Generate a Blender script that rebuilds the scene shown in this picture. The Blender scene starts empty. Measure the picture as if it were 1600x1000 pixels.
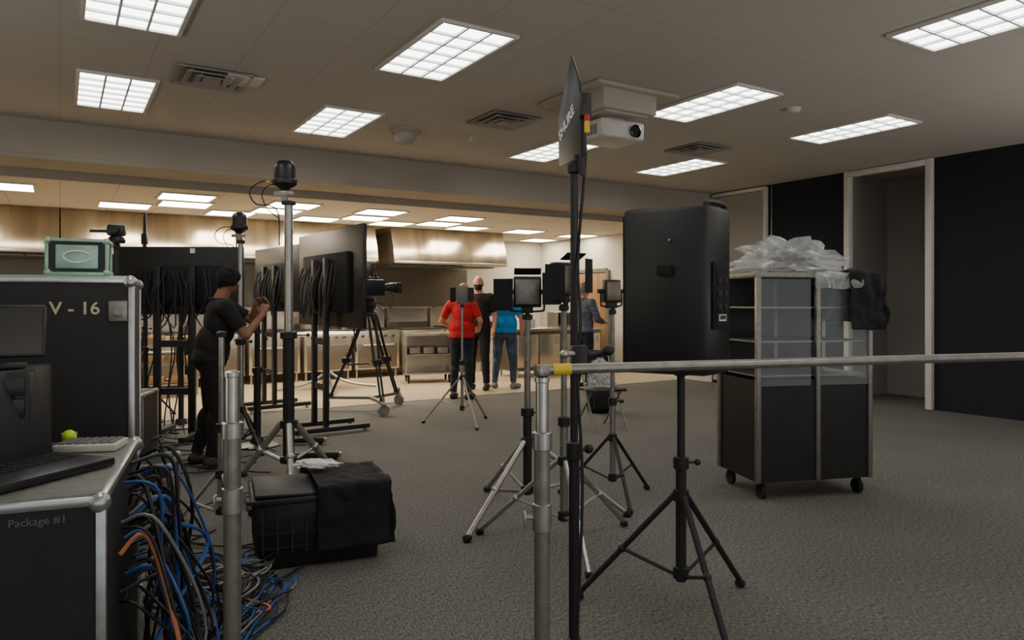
import bpy, bmesh, math, random
import numpy as np
from mathutils import Vector, Matrix, Euler, noise
rnd = random.Random(11)
F = 1130.0; CZ = 1.45; YAW = math.radians(32)
SY, CY = math.sin(YAW), math.cos(YAW)
# world axes = room axes; the survey frame (r metres to the side, d metres ahead of the viewpoint) is turned 32 deg
def C(r, d, z=0): return Vector((CY*r+SY*d, -SY*r+CY*d, z))
def P(b, d, z=0): return C((b-800)/F*d, d, z)
def Zh(v, d): return CZ+(470-v)/F*d
V = Vector
def lin(c):
    return tuple(((x/255)/12.92 if x/255 <= .04045 else ((x/255+.055)/1.055)**2.4) for x in c)

# ---------------------------------------------------------------- materials
MATS = {}
def mat(name, rgb, rough=.6, metal=0., var=.08, scale=9., bump=0., bscale=60., emit=None, strength=0, trans=0., alpha=1., coat=0., stretch=None):
    m = bpy.data.materials.new(name); m.use_nodes = True
    nt = m.node_tree; N = nt.nodes; L = nt.links
    b = N['Principled BSDF']
    c = lin(rgb)
    tc = N.new('ShaderNodeTexCoord'); nz = N.new('ShaderNodeTexNoise'); nz.inputs['Scale'].default_value = scale
    nz.inputs['Detail'].default_value = 4
    src = tc.outputs['Object']
    if stretch:
        mp = N.new('ShaderNodeMapping'); mp.inputs['Scale'].default_value = stretch
        L.new(src, mp.inputs['Vector']); src = mp.outputs['Vector']
    L.new(src, nz.inputs['Vector'])
    cr = N.new('ShaderNodeValToRGB')
    cr.color_ramp.elements[0].position = .3; cr.color_ramp.elements[1].position = .7
    cr.color_ramp.elements[0].color = (*[max(0, x*(1-var*2)) for x in c], 1)
    cr.color_ramp.elements[1].color = (*[min(1, x*(1+var*2)) for x in c], 1)
    L.new(nz.outputs['Fac'], cr.inputs['Fac']); L.new(cr.outputs['Color'], b.inputs['Base Color'])
    b.inputs['Roughness'].default_value = rough; b.inputs['Metallic'].default_value = metal
    b.inputs['Coat Weight'].default_value = coat
    if bump:
        n2 = N.new('ShaderNodeTexNoise'); n2.inputs['Scale'].default_value = bscale; n2.inputs['Detail'].default_value = 3
        bp = N.new('ShaderNodeBump'); bp.inputs['Strength'].default_value = bump; bp.inputs['Distance'].default_value = .01
        L.new(src, n2.inputs['Vector']); L.new(n2.outputs['Fac'], bp.inputs['Height']); L.new(bp.outputs['Normal'], b.inputs['Normal'])
    if emit:
        b.inputs['Emission Color'].default_value = (*emit, 1); b.inputs['Emission Strength'].default_value = strength
    if trans: b.inputs['Transmission Weight'].default_value = trans
    if alpha < 1: b.inputs['Alpha'].default_value = alpha
    MATS[name] = m
    return m
mat('steel', (176,174,168), .32, .9, .06, 30)
mat('steel_dull', (140,138,130), .42, .75, .08, 30)
mat('stainless', (196,188,174), .27, .9, .05, 1.2, .12, 1.6, stretch=(1.6,1.6,.35))
mat('hood_steel', (176,164,146), .24, .92, .2, 1.3, .5, 1.5, stretch=(2.2,.4,.12))  # upright light and dark streaks in the colour stand in for reflections
mat('stainless_dark', (120,112,100), .36, .8, .04, 2, .05, 2)
mat('steel_black', (48,47,46), .4, .6, .05, 4)
mat('black', (26,26,27), .5, 0, .1, 20)
mat('black_matte', (20,20,21), .85, 0, .12, 30, .15, 150)
mat('black_plastic', (28,28,29), .4, 0, .08, 20, .05, 300)
mat('black_cloth', (24,24,26), .95, 0, .15, 30, .3, 90)
mat('case_black', (30,30,29), .6, 0, .12, 14, .1, 120)
mat('alu', (182,186,184), .3, .85, .06, 25)
mat('alu_green', (150,186,164), .4, .5, .08, 25)
mat('stencil', (190,184,150), .7, 0, .1, 60)
mat('white_ink', (215,215,210), .6, 0, .03)
mat('faded_ink', (112,112,108), .7, 0, .05)
mat('white_paint', (210,206,198), .5, 0, .03)
mat('offwhite_plastic', (196,192,184), .45, 0, .03)
mat('grey_plastic', (120,118,112), .5, 0, .05)
mat('lens_glass', (12,14,20), .08, 0, 0, coat=1)
mat('rubber', (18,18,18), .8)
mat('yellow', (222,190,40), .5)
mat('lime', (190,220,40), .6, 0, .1, 30)
mat('red_plastic', (190,30,25), .5)
mat('blue_cable', (40,84,150), .5); mat('orange_cable', (180,108,66), .5); mat('grey_cable', (130,128,122), .5)
mat('skin', (198,140,108), .55, 0, .05, 20); mat('skin_brown', (140,96,72), .55, 0, .05, 20)
mat('hair_dark', (22,18,16), .9, 0, .3, 60, .6, 90); mat('hair_grey', (120,110,98), .8, 0, .3, 60, .3, 120)
mat('shirt_red', (190,22,34), .9, 0, .1, 14, .15, 60); mat('shirt_blue', (36,140,205), .9, 0, .1, 14, .15, 60)
mat('shirt_black', (24,22,22), .9, 0, .15, 14, .2, 60); mat('jeans', (64,78,98), .9, 0, .25, 9, .2, 80)
mat('jeans_dark', (32,36,48), .9, 0, .2, 9, .2, 80); mat('trouser_black', (20,19,19), .9, 0, .15, 9, .2, 60)
mat('shoe', (40,36,34), .6); mat('shoe_light', (120,118,114), .7); mat('eye_white', (230,226,220), .3); mat('iris', (50,34,22), .2)
mat('brown_door', (140,102,70), .5, 0, .15, 3, stretch=(1,6,.5))
mat('counter_dark', (66,62,56), .4, .4, .1)
mat('amber', (160,134,96), .45, .6, .1)
mat('plastic_film', (220,222,220), .1, 0, .05, 12, .6, 22, alpha=.36, coat=.8)
mat('paper', (222,220,214), .8)
mat('glass', (170,178,178), .04, 0, 0, alpha=.14, coat=1)
mat('troffer_light', (240,240,240), .5, emit=(1,.985,.96), strength=8)
mat('kitchen_light', (255,240,210), .5, emit=(1,.88,.68), strength=26)
mat('louvre', (200,202,202), .5, 0, .02)
mat('vent_white', (150,146,138), .6, 0, .02)
# plaid shirt
m = mat('plaid', (96,104,124), .9)
nt = m.node_tree; N = nt.nodes; L = nt.links
tc = N.new('ShaderNodeTexCoord'); ck = N.new('ShaderNodeTexChecker'); ck.inputs['Scale'].default_value = 26
ck.inputs['Color1'].default_value = (*lin((92,96,110)),1); ck.inputs['Color2'].default_value = (*lin((70,75,92)),1)
L.new(tc.outputs['Object'], ck.inputs['Vector']); L.new(ck.outputs['Color'], N['Principled BSDF'].inputs['Base Color'])
def gridmat(name, c1, c2, cm, bw, rh, mort, rot=0, rough=.9, offset=0):
    m = bpy.data.materials.new(name); m.use_nodes = True; nt = m.node_tree; N = nt.nodes; L = nt.links
    tc = N.new('ShaderNodeTexCoord'); mp = N.new('ShaderNodeMapping'); mp.inputs['Rotation'].default_value[2] = rot
    br = N.new('ShaderNodeTexBrick'); br.offset = offset; br.inputs['Scale'].default_value = 1
    br.inputs['Brick Width'].default_value = bw; br.inputs['Row Height'].default_value = rh
    br.inputs['Mortar Size'].default_value = mort; br.inputs['Mortar Smooth'].default_value = .1
    br.inputs['Color1'].default_value = (*lin(c1),1); br.inputs['Color2'].default_value = (*lin(c2),1); br.inputs['Mortar'].default_value = (*lin(cm),1)
    L.new(tc.outputs['Object'], mp.inputs['Vector']); L.new(mp.outputs['Vector'], br.inputs['Vector'])
    b = N['Principled BSDF']; b.inputs['Roughness'].default_value = rough
    L.new(br.outputs['Color'], b.inputs['Base Color'])
    MATS[name] = m
gridmat('ceiling_tile', (186,181,172), (184,179,170), (174,169,160), 1.22, .61, .008, math.pi/2)
gridmat('kitchen_tile_ceiling', (214,206,190), (211,203,187), (190,182,166), 1.22, .61, .010, math.pi/2)
gridmat('floor_tile', (176,158,132), (170,153,127), (150,135,112), .3, .3, .005, 0, .35)
mat('wall_light', (190,186,174), .8, 0, .06, 1.2, .08, 20)
mat('wall_grey', (150,147,141), .8, 0, .04, 1)
mat('bulkhead', (168,160,146), .85, 0, .03, 1)
mat('partition', (24,28,36), .9, 0, .12, 40, .1, 200)
# carpet
m = bpy.data.materials.new('carpet'); m.use_nodes = True; nt = m.node_tree; N = nt.nodes; L = nt.links; MATS['carpet'] = m
tc = N.new('ShaderNodeTexCoord'); n1 = N.new('ShaderNodeTexNoise'); n1.inputs['Scale'].default_value = 110; n1.inputs['Detail'].default_value = 5
n1.inputs['Roughness'].default_value = .8
mp = N.new('ShaderNodeMapping'); mp.inputs['Scale'].default_value = (1,.4,1); L.new(tc.outputs['Object'], mp.inputs['Vector']); L.new(mp.outputs['Vector'], n1.inputs['Vector'])
n2 = N.new('ShaderNodeTexNoise'); n2.inputs['Scale'].default_value = 1.1; L.new(tc.outputs['Object'], n2.inputs['Vector'])
cr = N.new('ShaderNodeValToRGB'); cr.color_ramp.elements[0].position = .38; cr.color_ramp.elements[1].position = .62
cr.color_ramp.elements[0].color = (*lin((50,49,47)),1); cr.color_ramp.elements[1].color = (*lin((136,132,124)),1)
L.new(n1.outputs['Fac'], cr.inputs['Fac'])
mx = N.new('ShaderNodeMix'); mx.data_type = 'RGBA'; mx.blend_type = 'MULTIPLY'; mx.inputs['Factor'].default_value = .3
L.new(cr.outputs['Color'], mx.inputs[6]); L.new(n2.outputs['Fac'], mx.inputs[7])
L.new(mx.outputs[2], N['Principled BSDF'].inputs['Base Color']); N['Principled BSDF'].inputs['Roughness'].default_value = 1
bp = N.new('ShaderNodeBump'); bp.inputs['Strength'].default_value = .4; bp.inputs['Distance'].default_value = .005
L.new(n1.outputs['Fac'], bp.inputs['Height']); L.new(bp.outputs['Normal'], N['Principled BSDF'].inputs['Normal'])

# ---------------------------------------------------------------- mesh builder
class MB:
    def __init__(s): s.bm = bmesh.new()
    def _merge(s, t, M=None):
        if M is not None: bmesh.ops.transform(t, matrix=M, verts=t.verts)
        me = bpy.data.meshes.new('tmp'); t.to_mesh(me); t.free(); s.bm.from_mesh(me); bpy.data.meshes.remove(me); return s
    def box(s, c, size, rot=None, bev=0, seg=2, taper=None):
        t = bmesh.new(); bmesh.ops.create_cube(t, size=1)
        bmesh.ops.scale(t, vec=size, verts=t.verts)
        if taper:
            for v in t.verts:
                if v.co.z < 0: v.co.x *= taper; v.co.y *= taper
        if bev: bmesh.ops.bevel(t, geom=t.edges[:], offset=bev, segments=seg, affect='EDGES', profile=.5)
        M = Matrix.Translation(c)
        if rot: M = M @ Euler(rot).to_matrix().to_4x4()
        return s._merge(t, M)
    def cyl(s, a, b, r1, r2=None, n=14):
        a = V(a); b = V(b); r2 = r1 if r2 is None else r2
        t = bmesh.new(); Lh = (b-a).length
        if Lh < 1e-6: return s
        bmesh.ops.create_cone(t, cap_ends=True, segments=n, radius1=r1, radius2=r2, depth=Lh)
        q = (b-a).to_track_quat('Z', 'Y')
        return s._merge(t, Matrix.Translation((a+b)/2) @ q.to_matrix().to_4x4())
    def sph(s, c, r, sc=(1,1,1), n=16, rot=None):
        t = bmesh.new(); bmesh.ops.create_uvsphere(t, u_segments=n, v_segments=max(6, n*2//3), radius=r)
        M = Matrix.Translation(c)
        if rot is not None: M = M @ rot.to_4x4()
        return s._merge(t, M @ Matrix.Diagonal((*sc, 1)))
    def lathe(s, prof, c=(0,0,0), n=24, axis=None):
        t = bmesh.new(); rings = []
        for r, z in prof:
            rings.append([t.verts.new((r*math.cos(2*math.pi*i/n), r*math.sin(2*math.pi*i/n), z)) for i in range(n)])
        for A, B in zip(rings, rings[1:]):
            for i in range(n): t.faces.new((A[i], A[(i+1)%n], B[(i+1)%n], B[i]))
        t.faces.new(rings[0][::-1]); t.faces.new(rings[-1])
        M = Matrix.Translation(c)
        if axis is not None: M = M @ V(axis).to_track_quat('Z', 'Y').to_matrix().to_4x4()
        return s._merge(t, M)
    def prism(s, pts, vec, bev=0):
        t = bmesh.new(); a = [t.verts.new(p) for p in pts]; b = [t.verts.new(V(p)+V(vec)) for p in pts]
        t.faces.new(a[::-1]); t.faces.new(b); n = len(a)
        for i in range(n): t.faces.new((a[i], a[(i+1)%n], b[(i+1)%n], b[i]))
        bmesh.ops.recalc_face_normals(t, faces=t.faces)
        if bev: bmesh.ops.bevel(t, geom=t.edges[:], offset=bev, segments=2, affect='EDGES', profile=.5)
        return s._merge(t)
    def tube(s, pts, r, n=8, sm=5, closed=False):
        pts = [V(p) for p in pts]
        if sm > 1:
            q = []; m_ = len(pts)
            rngi = range(m_) if closed else range(m_-1)
            for i in rngi:
                if closed: p0,p1,p2,p3 = pts[i-1],pts[i],pts[(i+1)%m_],pts[(i+2)%m_]
                else: p0,p1,p2,p3 = pts[max(0,i-1)],pts[i],pts[i+1],pts[min(m_-1,i+2)]
                for k in range(sm):
                    u = k/sm
                    q.append(.5*((2*p1)+(-p0+p2)*u+(2*p0-5*p1+4*p2-p3)*u*u+(-p0+3*p1-3*p2+p3)*u**3))
            if not closed: q.append(pts[-1])
            pts = q
        t = bmesh.new(); rings = []; up = V((.123,.45,.88)).normalized(); m_ = len(pts)
        for i, p in enumerate(pts):
            d = (pts[(i+1)%m_]-pts[i-1]) if closed else (pts[min(i+1,m_-1)]-pts[max(i-1,0)])
            if d.length < 1e-9: d = V((0,0,1))
            d.normalize(); x = d.cross(up)
            if x.length < .05: x = d.orthogonal()
            x.normalize(); y = x.cross(d); up = y
            rings.append([t.verts.new(p+r*(math.cos(2*math.pi*k/n)*x+math.sin(2*math.pi*k/n)*y)) for k in range(n)])
        pr = list(zip(rings, rings[1:]))
        if closed: pr.append((rings[-1], rings[0]))
        for A, B in pr:
            for k in range(n): t.faces.new((A[k], A[(k+1)%n], B[(k+1)%n], B[k]))
        if not closed: t.faces.new(rings[0][::-1]); t.faces.new(rings[-1])
        bmesh.ops.recalc_face_normals(t, faces=t.faces)
        return s._merge(t)
    def mesh(s, name, ang=.6):
        for f in s.bm.faces: f.smooth = True
        for e in s.bm.edges:
            if len(e.link_faces) == 2 and e.calc_face_angle(0) > ang: e.smooth = False
        me = bpy.data.meshes.new(name); s.bm.to_mesh(me); s.bm.free(); return me

COL = bpy.context.scene.collection
def link(o): COL.objects.link(o); return o
def part(mb, name, mt, parent, label=None, loc=None, rot=None):
    me = mb.mesh(name) if isinstance(mb, MB) else mb
    if mt and not me.materials: me.materials.append(MATS[mt])
    o = link(bpy.data.objects.new(name, me)); o.parent = parent
    if label: o['label'] = label
    if loc is not None: o.location = loc
    if rot is not None: o.rotation_euler = rot
    return o
def thing(name, label, cat, loc, a=0, group=None, world=False):
    o = link(bpy.data.objects.new(name, None)); o.empty_display_size = .1
    o.location = loc; o.rotation_euler = (0, 0, math.radians(a if world else a-32))
    o['label'] = label; o['category'] = cat
    if group: o['group'] = group
    return o
def solo(mb, name, label, cat, mt, loc=(0,0,0), a=32, group=None):
    me = mb.mesh(name) if isinstance(mb, MB) else mb
    if not me.materials: me.materials.append(MATS[mt])
    o = link(bpy.data.objects.new(name, me)); o.location = loc; o.rotation_euler = (0,0,math.radians(a-32))
    o['label'] = label; o['category'] = cat
    if group: o['group'] = group
    return o
def structure(mb, name, mt):
    me = mb.mesh(name); me.materials.append(MATS[mt]); o = link(bpy.data.objects.new(name, me)); o['kind'] = 'structure'; return o
KIDS = lambda o: [c for c in bpy.data.objects if c.parent == o]
def copy_thing(src, loc, rz=None):
    n = src.copy(); link(n); n.location = loc
    if rz is not None: n.rotation_euler = (0, 0, rz)
    def rec(a, b):
        for c in [o for o in list(COL.objects) if o.parent == a]:
            k = c.copy(); link(k); k.parent = b; rec(c, k)
    rec(src, n); return n
def text(s, size, mt, parent, loc, rot, name='lettering', bold=0, label=None):
    fc = bpy.data.curves.new('t', 'FONT'); fc.body = s; fc.size = size; fc.extrude = .0006; fc.offset = bold
    ob = link(bpy.data.objects.new('t', fc)); bpy.context.view_layer.update()
    dg = bpy.context.evaluated_depsgraph_get(); me = bpy.data.meshes.new_from_object(ob.evaluated_get(dg))
    bpy.data.objects.remove(ob); me.name = name; me.materials.clear(); me.materials.append(MATS[mt])
    return part(me, name, mt, parent, label, loc, rot)

# ---------------------------------------------------------------- room shell
ZC, ZK = 3.35, 2.85
structure(MB().box((3, 2.8, -.05), (16.2, 13.6, .1)), 'floor', 'carpet')
structure(MB().box((3, 12.2, -.05), (16.2, 5.2, .1)), 'floor.001', 'floor_tile')
structure(MB().box((3, 2.45, ZC+.05), (16.2, 13.2, .1)), 'ceiling', 'ceiling_tile')
structure(MB().box((3, 12.35, ZK+.05), (16.2, 4.9, .1)), 'ceiling.001', 'kitchen_tile_ceiling')
structure(MB().box((2.4, 9.475, 3.2), (14.9, .85, .5)), 'trim_1', 'bulkhead')
structure(MB().box((2.4, 9.07, 2.965), (14.9, .06, .05), bev=.008), 'trim_2', 'bulkhead')
structure(MB().box((2.4, 9.88, 2.9), (14.9, .04, .1)), 'trim_3', 'bulkhead')
structure(MB().box((2.4, 14.52, 1.4), (14.9, .14, 2.9)), 'wall_back', 'wall_light')
structure(MB().box((-5.06, 6.3, 1.675), (.12, 16.6, 3.35)), 'wall_left', 'wall_light')
XR = 9.85
structure(MB().box((XR+.06, .6, 1.675), (.12, 9.2, 3.35)), 'wall_right', 'partition')
structure(MB().box((XR+.06, 7.75, 1.675), (.12, 2.6, 3.35)), 'wall_right.001', 'partition')
structure(MB().box((XR+.06, 11.8, 1.675), (.12, 5.5, 3.35)), 'wall_right.002', 'wall_light')
structure(MB().box((11.05, 5.8, 1.675), (.1, 2.4, 3.35)), 'wall_alcove', 'wall_grey')
structure(MB().box((10.5, 6.55, 1.675), (1.0, .1, 3.35)), 'wall_alcove.001', 'wall_grey')
structure(MB().box((10.5, 5.05, 1.675), (1.0, .1, 3.35)), 'wall_alcove.002', 'wall_grey')
k = 4
for y in (7.76, 9.03, 3.9, 2.6, 1.3):
    structure(MB().box((XR-.006, y, 1.675), (.012, .018, 3.33)), 'trim_%d' % k, 'steel_dull'); k += 1
for y in (5.22, 6.40):
    structure(MB().box((XR-.02, y, 1.675), (.1, .085, 3.34), bev=.006), 'trim_%d' % k, 'white_paint'); k += 1
structure(MB().box((XR-.02, 5.81, 3.30), (.1, 1.1, .08), bev=.006), 'trim_%d' % k, 'white_paint'); k += 1
structure(MB().box((XR-.03, 8.42, 3.3), (.05, 1.15, .06), bev=.004), 'trim_%d' % k, 'white_paint'); k += 1
structure(MB().box((XR-.03, 8.42, 1.66), (.04, 1.1, 3.2)), 'trim_%d' % k, 'wall_grey'); k += 1
structure(MB().box((XR-.03, 7.86, 1.66), (.06, .06, 3.3), bev=.004), 'trim_%d' % k, 'white_paint'); k += 1
structure(MB().box((2.4, 9.62, .003), (14.9, .05, .008)), 'trim_%d' % k, 'steel_dull'); k += 1
structure(MB().box((XR-.03, 12.4, 1.02), (.05, .96, 2.04), bev=.004), 'door_1', 'brown_door')
for bx in (((XR-.03, 11.88, 1.05), (.07, .08, 2.1)), ((XR-.03, 12.92, 1.05), (.07, .08, 2.1)), ((XR-.03, 12.4, 2.1), (.07, .96, .08))):
    structure(MB().box(*bx), 'trim_%d' % k, 'steel_dull'); k += 1
structure(MB().box((1.9, 14.42, 1.2), (11.8, .04, 1.9)), 'wall_back.001', 'stainless_dark')

# ---------------------------------------------------------------- ceiling lights
t0 = thing('ceiling_light', 'white recessed fluorescent troffer with a square-cell louvre, switched on', 'ceiling light', (2.48, 4.97, ZC), 0, 'louvred lights in the carpeted room', True)
f = MB()
for sx in (-1, 1): f.box((sx*.295, 0, -.012), (.03, 1.22, .024), bev=.003)
for s2 in (-1, 1): f.box((0, s2*.597, -.012), (.56, .03, .024), bev=.003)
part(f, 'frame', 'white_paint', t0)
part(MB().box((0, 0, -.003), (.56, 1.17, .004)), 'diffuser', 'troffer_light', t0, 'glowing white diffuser')
g = MB()
for i in (1, 2): g.box((-.28+.56*i/3, 0, -.016), (.016, 1.17, .02))
for j in range(1, 6): g.box((0, -.585+1.17*j/6, -.016), (.56, .016, .02))
part(g, 'louvre', 'louvre', t0)
for x, y in ((.42, 7.5), (2.48, 7.5), (5.28, 7.48), (7.43, 7.43), (.42, 5.02), (5.3, 4.9), (7.43, 4.8), (5.3, 2.35), (2.48, 2.4), (.42, 2.4), (2.48, -.2), (7.43, 2.3)):
    copy_thing(t0, (x, y, ZC))
k0 = thing('ceiling_light', 'warm glowing flat kitchen ceiling light panel', 'ceiling light', (.8, 11.94, ZK), 0, 'kitchen ceiling lights', True)
f = MB()
for sx in (-1, 1): f.box((sx*.335, 0, -.01), (.03, .68, .02))
for s2 in (-1, 1): f.box((0, s2*.325, -.01), (.64, .03, .02))
part(f, 'frame', 'white_paint', k0)
part(MB().box((0, 0, -.006), (.64, .62, .01)), 'diffuser', 'kitchen_light', k0, 'glowing warm diffuser')
for x, y in ((1.44, 10.55), (1.53, 11.35), (2.3, 12.15), (2.88, 10.65), (2.85, 11.45), (3.7, 12.2), (4.28, 10.74), (4.35, 11.63), (5.06, 12.2), (5.75, 10.9), (5.8, 11.8), (6.6, 12.2), (7.9, 12.2), (9.3, 13.76), (9.4, 12.4), (-.6,10.7), (-1.2, 11.9)):
    copy_thing(k0, (x, y, ZK))

def vent(b, v):
    d = F*1.9/(470-v); p = P(b, d, ZC)
    r = thing('air_vent', 'square white stepped ceiling air diffuser', 'air vent', p, 0, 'ceiling air diffusers', True)
    for i, s in enumerate((.27, .19, .11)):
        z = -.012-.01*i; m = MB()
        for q in (-1, 1):
            m.box((q*s, 0, z), (.05, 2*s+.04, .01), rot=(0, q*.3, 0)); m.box((0, q*s, z), (2*s+.04, .05, .01), rot=(-q*.3, 0, 0))
        part(m, 'vane', 'vent_white', r)
    part(MB().box((0, 0, -.036), (.14, .14, .01)), 'vane', 'vent_white', r); part(MB().box((0, 0, -.004), (.58, .58, .006)), 'throat', 'grey_plastic', r, 'dark vent throat')
vent(330, 121); vent(787, 187); vent(1090, 232)
def cround(b, v, name, label, cat, prof, mt):
    d = F*1.9/(470-v); solo(MB().lathe(prof), name, label, cat, mt, P(b, d, ZC))
cround(633, 203, 'ceiling_speaker', 'round white domed fixture on the ceiling', 'ceiling speaker', [(.17,0),(.17,-.02),(.13,-.05),(.12,-.11),(.08,-.15),(.03,-.165)], 'bulkhead')
cround(1240, 169, 'smoke_detector', 'small round white smoke detector on the ceiling', 'smoke detector', [(.07,0),(.07,-.02),(.05,-.045),(.02,-.05)], 'offwhite_plastic')
cround(735, 213, 'sprinkler', 'small white ceiling sprinkler head', 'sprinkler', [(.05,0),(.05,-.008),(.015,-.012),(.015,-.04),(.03,-.042),(.03,-.046)], 'offwhite_plastic')
solo(MB().box((0,0,-.01), (.3,.3,.02), bev=.005), 'access_panel', 'small pale square ceiling access panel', 'ceiling panel', 'white_paint', P(380, 6.22, ZC), 32)

pr = thing('projector', 'white ceiling-hung video projector below a boxy white lift housing', 'projector', P(952, 6.7, ZC), 0, None, True)
part(MB().box((.05, .1, -.02), (.95, .95, .035), bev=.006).box((0, 0, -.12), (.62, .6, .18), bev=.01).box((0,0,-.215),(.5,.5,.03),bev=.008), 'lift_housing', 'bulkhead', pr)
b = MB().box((0, 0, -.35), (.5, .42, .17), bev=.03, seg=4); b.box((0, 0, -.245), (.2, .2, .05))
part(b, 'body', 'offwhite_plastic', pr)
m = MB()
for i in range(7): m.box((-.253, -.12+i*.035, -.36), (.006, .018, .09))
part(m, 'vent_grille', 'grey_plastic', pr)
part(MB().lathe([(.055,0),(.06,.03),(.05,.035),(.045,.02)], (.12,-.205,-.36), axis=(0,-1,0)), 'lens', 'lens_glass', pr, 'dark glass projector lens')
part(MB().tube([(.1,.1,-.25),(.2,.2,-.3),(.27,.15,-.2),(.25,.05,-.04)], .008), 'cable', 'black', pr)

# ---------------------------------------------------------------- kitchen
h0 = thing('range_hood', 'long brushed stainless steel kitchen exhaust hood under the ceiling', 'range hood', (1.25, 12.72, 2.15), 0, 'stainless exhaust hoods', True)
prof = [(-1.24,-.06,.03),(-1.24,-.06,.1),(-1.24,-.02,.3),(-1.24,.06,.5),(-1.24,.12,.695),(-1.24,1.6,.695),(-1.24,1.6,.1),(-1.24,1.0,.0),(-1.24,.0,0)]
part(MB().prism(prof, (2.48,0,0)), 'canopy', 'hood_steel', h0)
for i in range(6): part(MB().box((-1.0+i*.4, .6, -.012), (.36, .5, .02)), 'filter', 'steel_dull', h0)
part(MB().box((0,-.072,.03), (2.48,.02,.05), bev=.006), 'lip', 'steel', h0)
for x in (-1.25, 3.75, 6.55): copy_thing(h0, (x, 12.72, 2.15))
def stove(x, kind, w=.9):
    r = thing('kitchen_range', 'stainless commercial range with burners and oven' if kind == 0 else 'stainless commercial griddle with cupboard doors below', 'kitchen range', (x, 12.95, 0), 0, 'stainless cooking line', True)
    part(MB().box((0,.42,.52), (w-.02,.82,.72), bev=.01), 'body', 'stainless', r)
    part(MB().box((0,.8,1.1),(w-.02,.05,.42)).box((0,.68,1.32),(w-.02,.3,.02)), 'backguard', 'stainless', r)
    for sx in (-1,1):
        for sy_ in (.08,.76): part(MB().cyl((sx*(w/2-.06),sy_,0),(sx*(w/2-.06),sy_,.17),.022), 'leg', 'steel', r)
    dn = 1 if kind == 0 else 2
    for i in range(dn):
        dw = (w-.1)/dn; cx = -(w-.1)/2+dw*(i+.5)
        dr = part(MB().box((cx,-.004,.42), (dw-.03,.03,.46), bev=.008), 'door', 'stainless_dark', r)
        hd = MB()
        if kind == 0: hd.cyl((cx-dw*.38,-.055,.62),(cx+dw*.38,-.055,.62),.012).cyl((cx-dw*.35,-.055,.62),(cx-dw*.35,0,.62),.008).cyl((cx+dw*.35,-.055,.62),(cx+dw*.35,0,.62),.008)
        else: hd.cyl((cx+dw*.35,-.05,.36),(cx+dw*.35,-.05,.54),.01).cyl((cx+dw*.35,-.05,.38),(cx+dw*.35,0,.38),.007).cyl((cx+dw*.35,-.05,.52),(cx+dw*.35,0,.52),.007)
        part(hd, 'handle', 'steel', dr)
    for i in range(5): part(MB().cyl((-.3+i*.15,-.005,.79),(-.3+i*.15,-.045,.79),.026,.02), 'knob', 'black', r)
    if kind == 0:
        for i in range(2):
            for j in range(2):
                g = MB(); cx, cy_ = -.21+i*.42, .22+j*.36
                for q in (-1,0,1): g.box((cx+q*.12,cy_,.915),(.015,.32,.02)).box((cx,cy_+q*.12,.915),(.36,.015,.02))
                g.cyl((cx,cy_,.88),(cx,cy_,.915),.05); part(g,'burner','black',r)
    else: part(MB().box((0,.38,.9),(w-.06,.68,.03),bev=.004).box((0,.71,.96),(w-.06,.02,.12)),'griddle_plate','counter_dark',r)
for i in range(9): stove(-.6+i*.95, i % 2)
def pot(x, y, z, r, h, mt='steel'):
    o = thing('stock_pot', 'stainless steel cooking pot on the range', 'pot', (x, y, z), 0, 'pots on the cooking line', True)
    part(MB().lathe([(r*.95,0),(r,.01),(r,h),(r*1.04,h+.005),(r*.97,h-.01),(r*.9,.02)]), 'body', mt, o)
    for s in (-1,1): part(MB().tube([(s*r,-.04,h*.8),(s*(r+.04),-.03,h*.8),(s*(r+.04),.03,h*.8),(s*r,.04,h*.8)], .006, sm=3), 'handle', mt, o)
pot(.15, 13.2, .925, .14, .2); pot(2.05, 13.25, .925, .13, .16); pot(3.9, 13.3, .925, .16, .22)
def worktable(p, a, w, dp, label, doors=3, top='stainless'):
    r = thing('worktable', label, 'kitchen counter', p, a)
    part(MB().box((0,0,.9), (w,dp,.05), bev=.008), 'worktop', top, r)
    part(MB().box((0,.02,.5), (w-.06,dp-.1,.76)), 'body', 'stainless_dark', r)
    for i in range(doors):
        dw = (w-.1)/doors; cx = -(w-.1)/2+dw*(i+.5)
        dr = part(MB().box((cx,-dp/2+.06,.5),(dw-.03,.03,.62),bev=.006),'door','stainless',r)
        part(MB().cyl((cx+dw*.35,-dp/2+.02,.62),(cx+dw*.35,-dp/2+.02,.76),.008).cyl((cx+dw*.35,-dp/2+.02,.64),(cx+dw*.35,-dp/2+.05,.64),.005).cyl((cx+dw*.35,-dp/2+.02,.74),(cx+dw*.35,-dp/2+.05,.74),.005),'handle','steel',dr)
    for sx in (-1,1):
        for s2 in (-1,1): part(MB().cyl((sx*(w/2-.08),s2*(dp/2-.08),0),(sx*(w/2-.08),s2*(dp/2-.08),.15),.022),'leg','steel',r)
    return r
worktable((8.25, 11.75, 0), 32, 2.1, .75, 'stainless steel kitchen counter with cupboard doors', 4)
r = thing('worktable', 'stainless wheeled kitchen counter with open shelves', 'kitchen counter', P(668, 13.0), 14)
part(MB().box((0,0,.86),(.85,.6,.05),bev=.008),'worktop','stainless',r)
part(MB().box((-.41,0,.5),(.02,.56,.7)).box((.41,0,.5),(.02,.56,.7)).box((0,.28,.5),(.82,.02,.7)).box((0,0,.16),(.82,.56,.02)),'body','stainless',r)
part(MB().box((0,0,.5),(.8,.54,.015)),'shelf','steel',r)
for sx in (-.36,.36):
    for s2 in (-.22,.22): part(MB().cyl((sx-.012,s2,.05),(sx+.012,s2,.05),.05).box((sx,s2,.11),(.04,.05,.1)),'caster','rubber',r)
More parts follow.
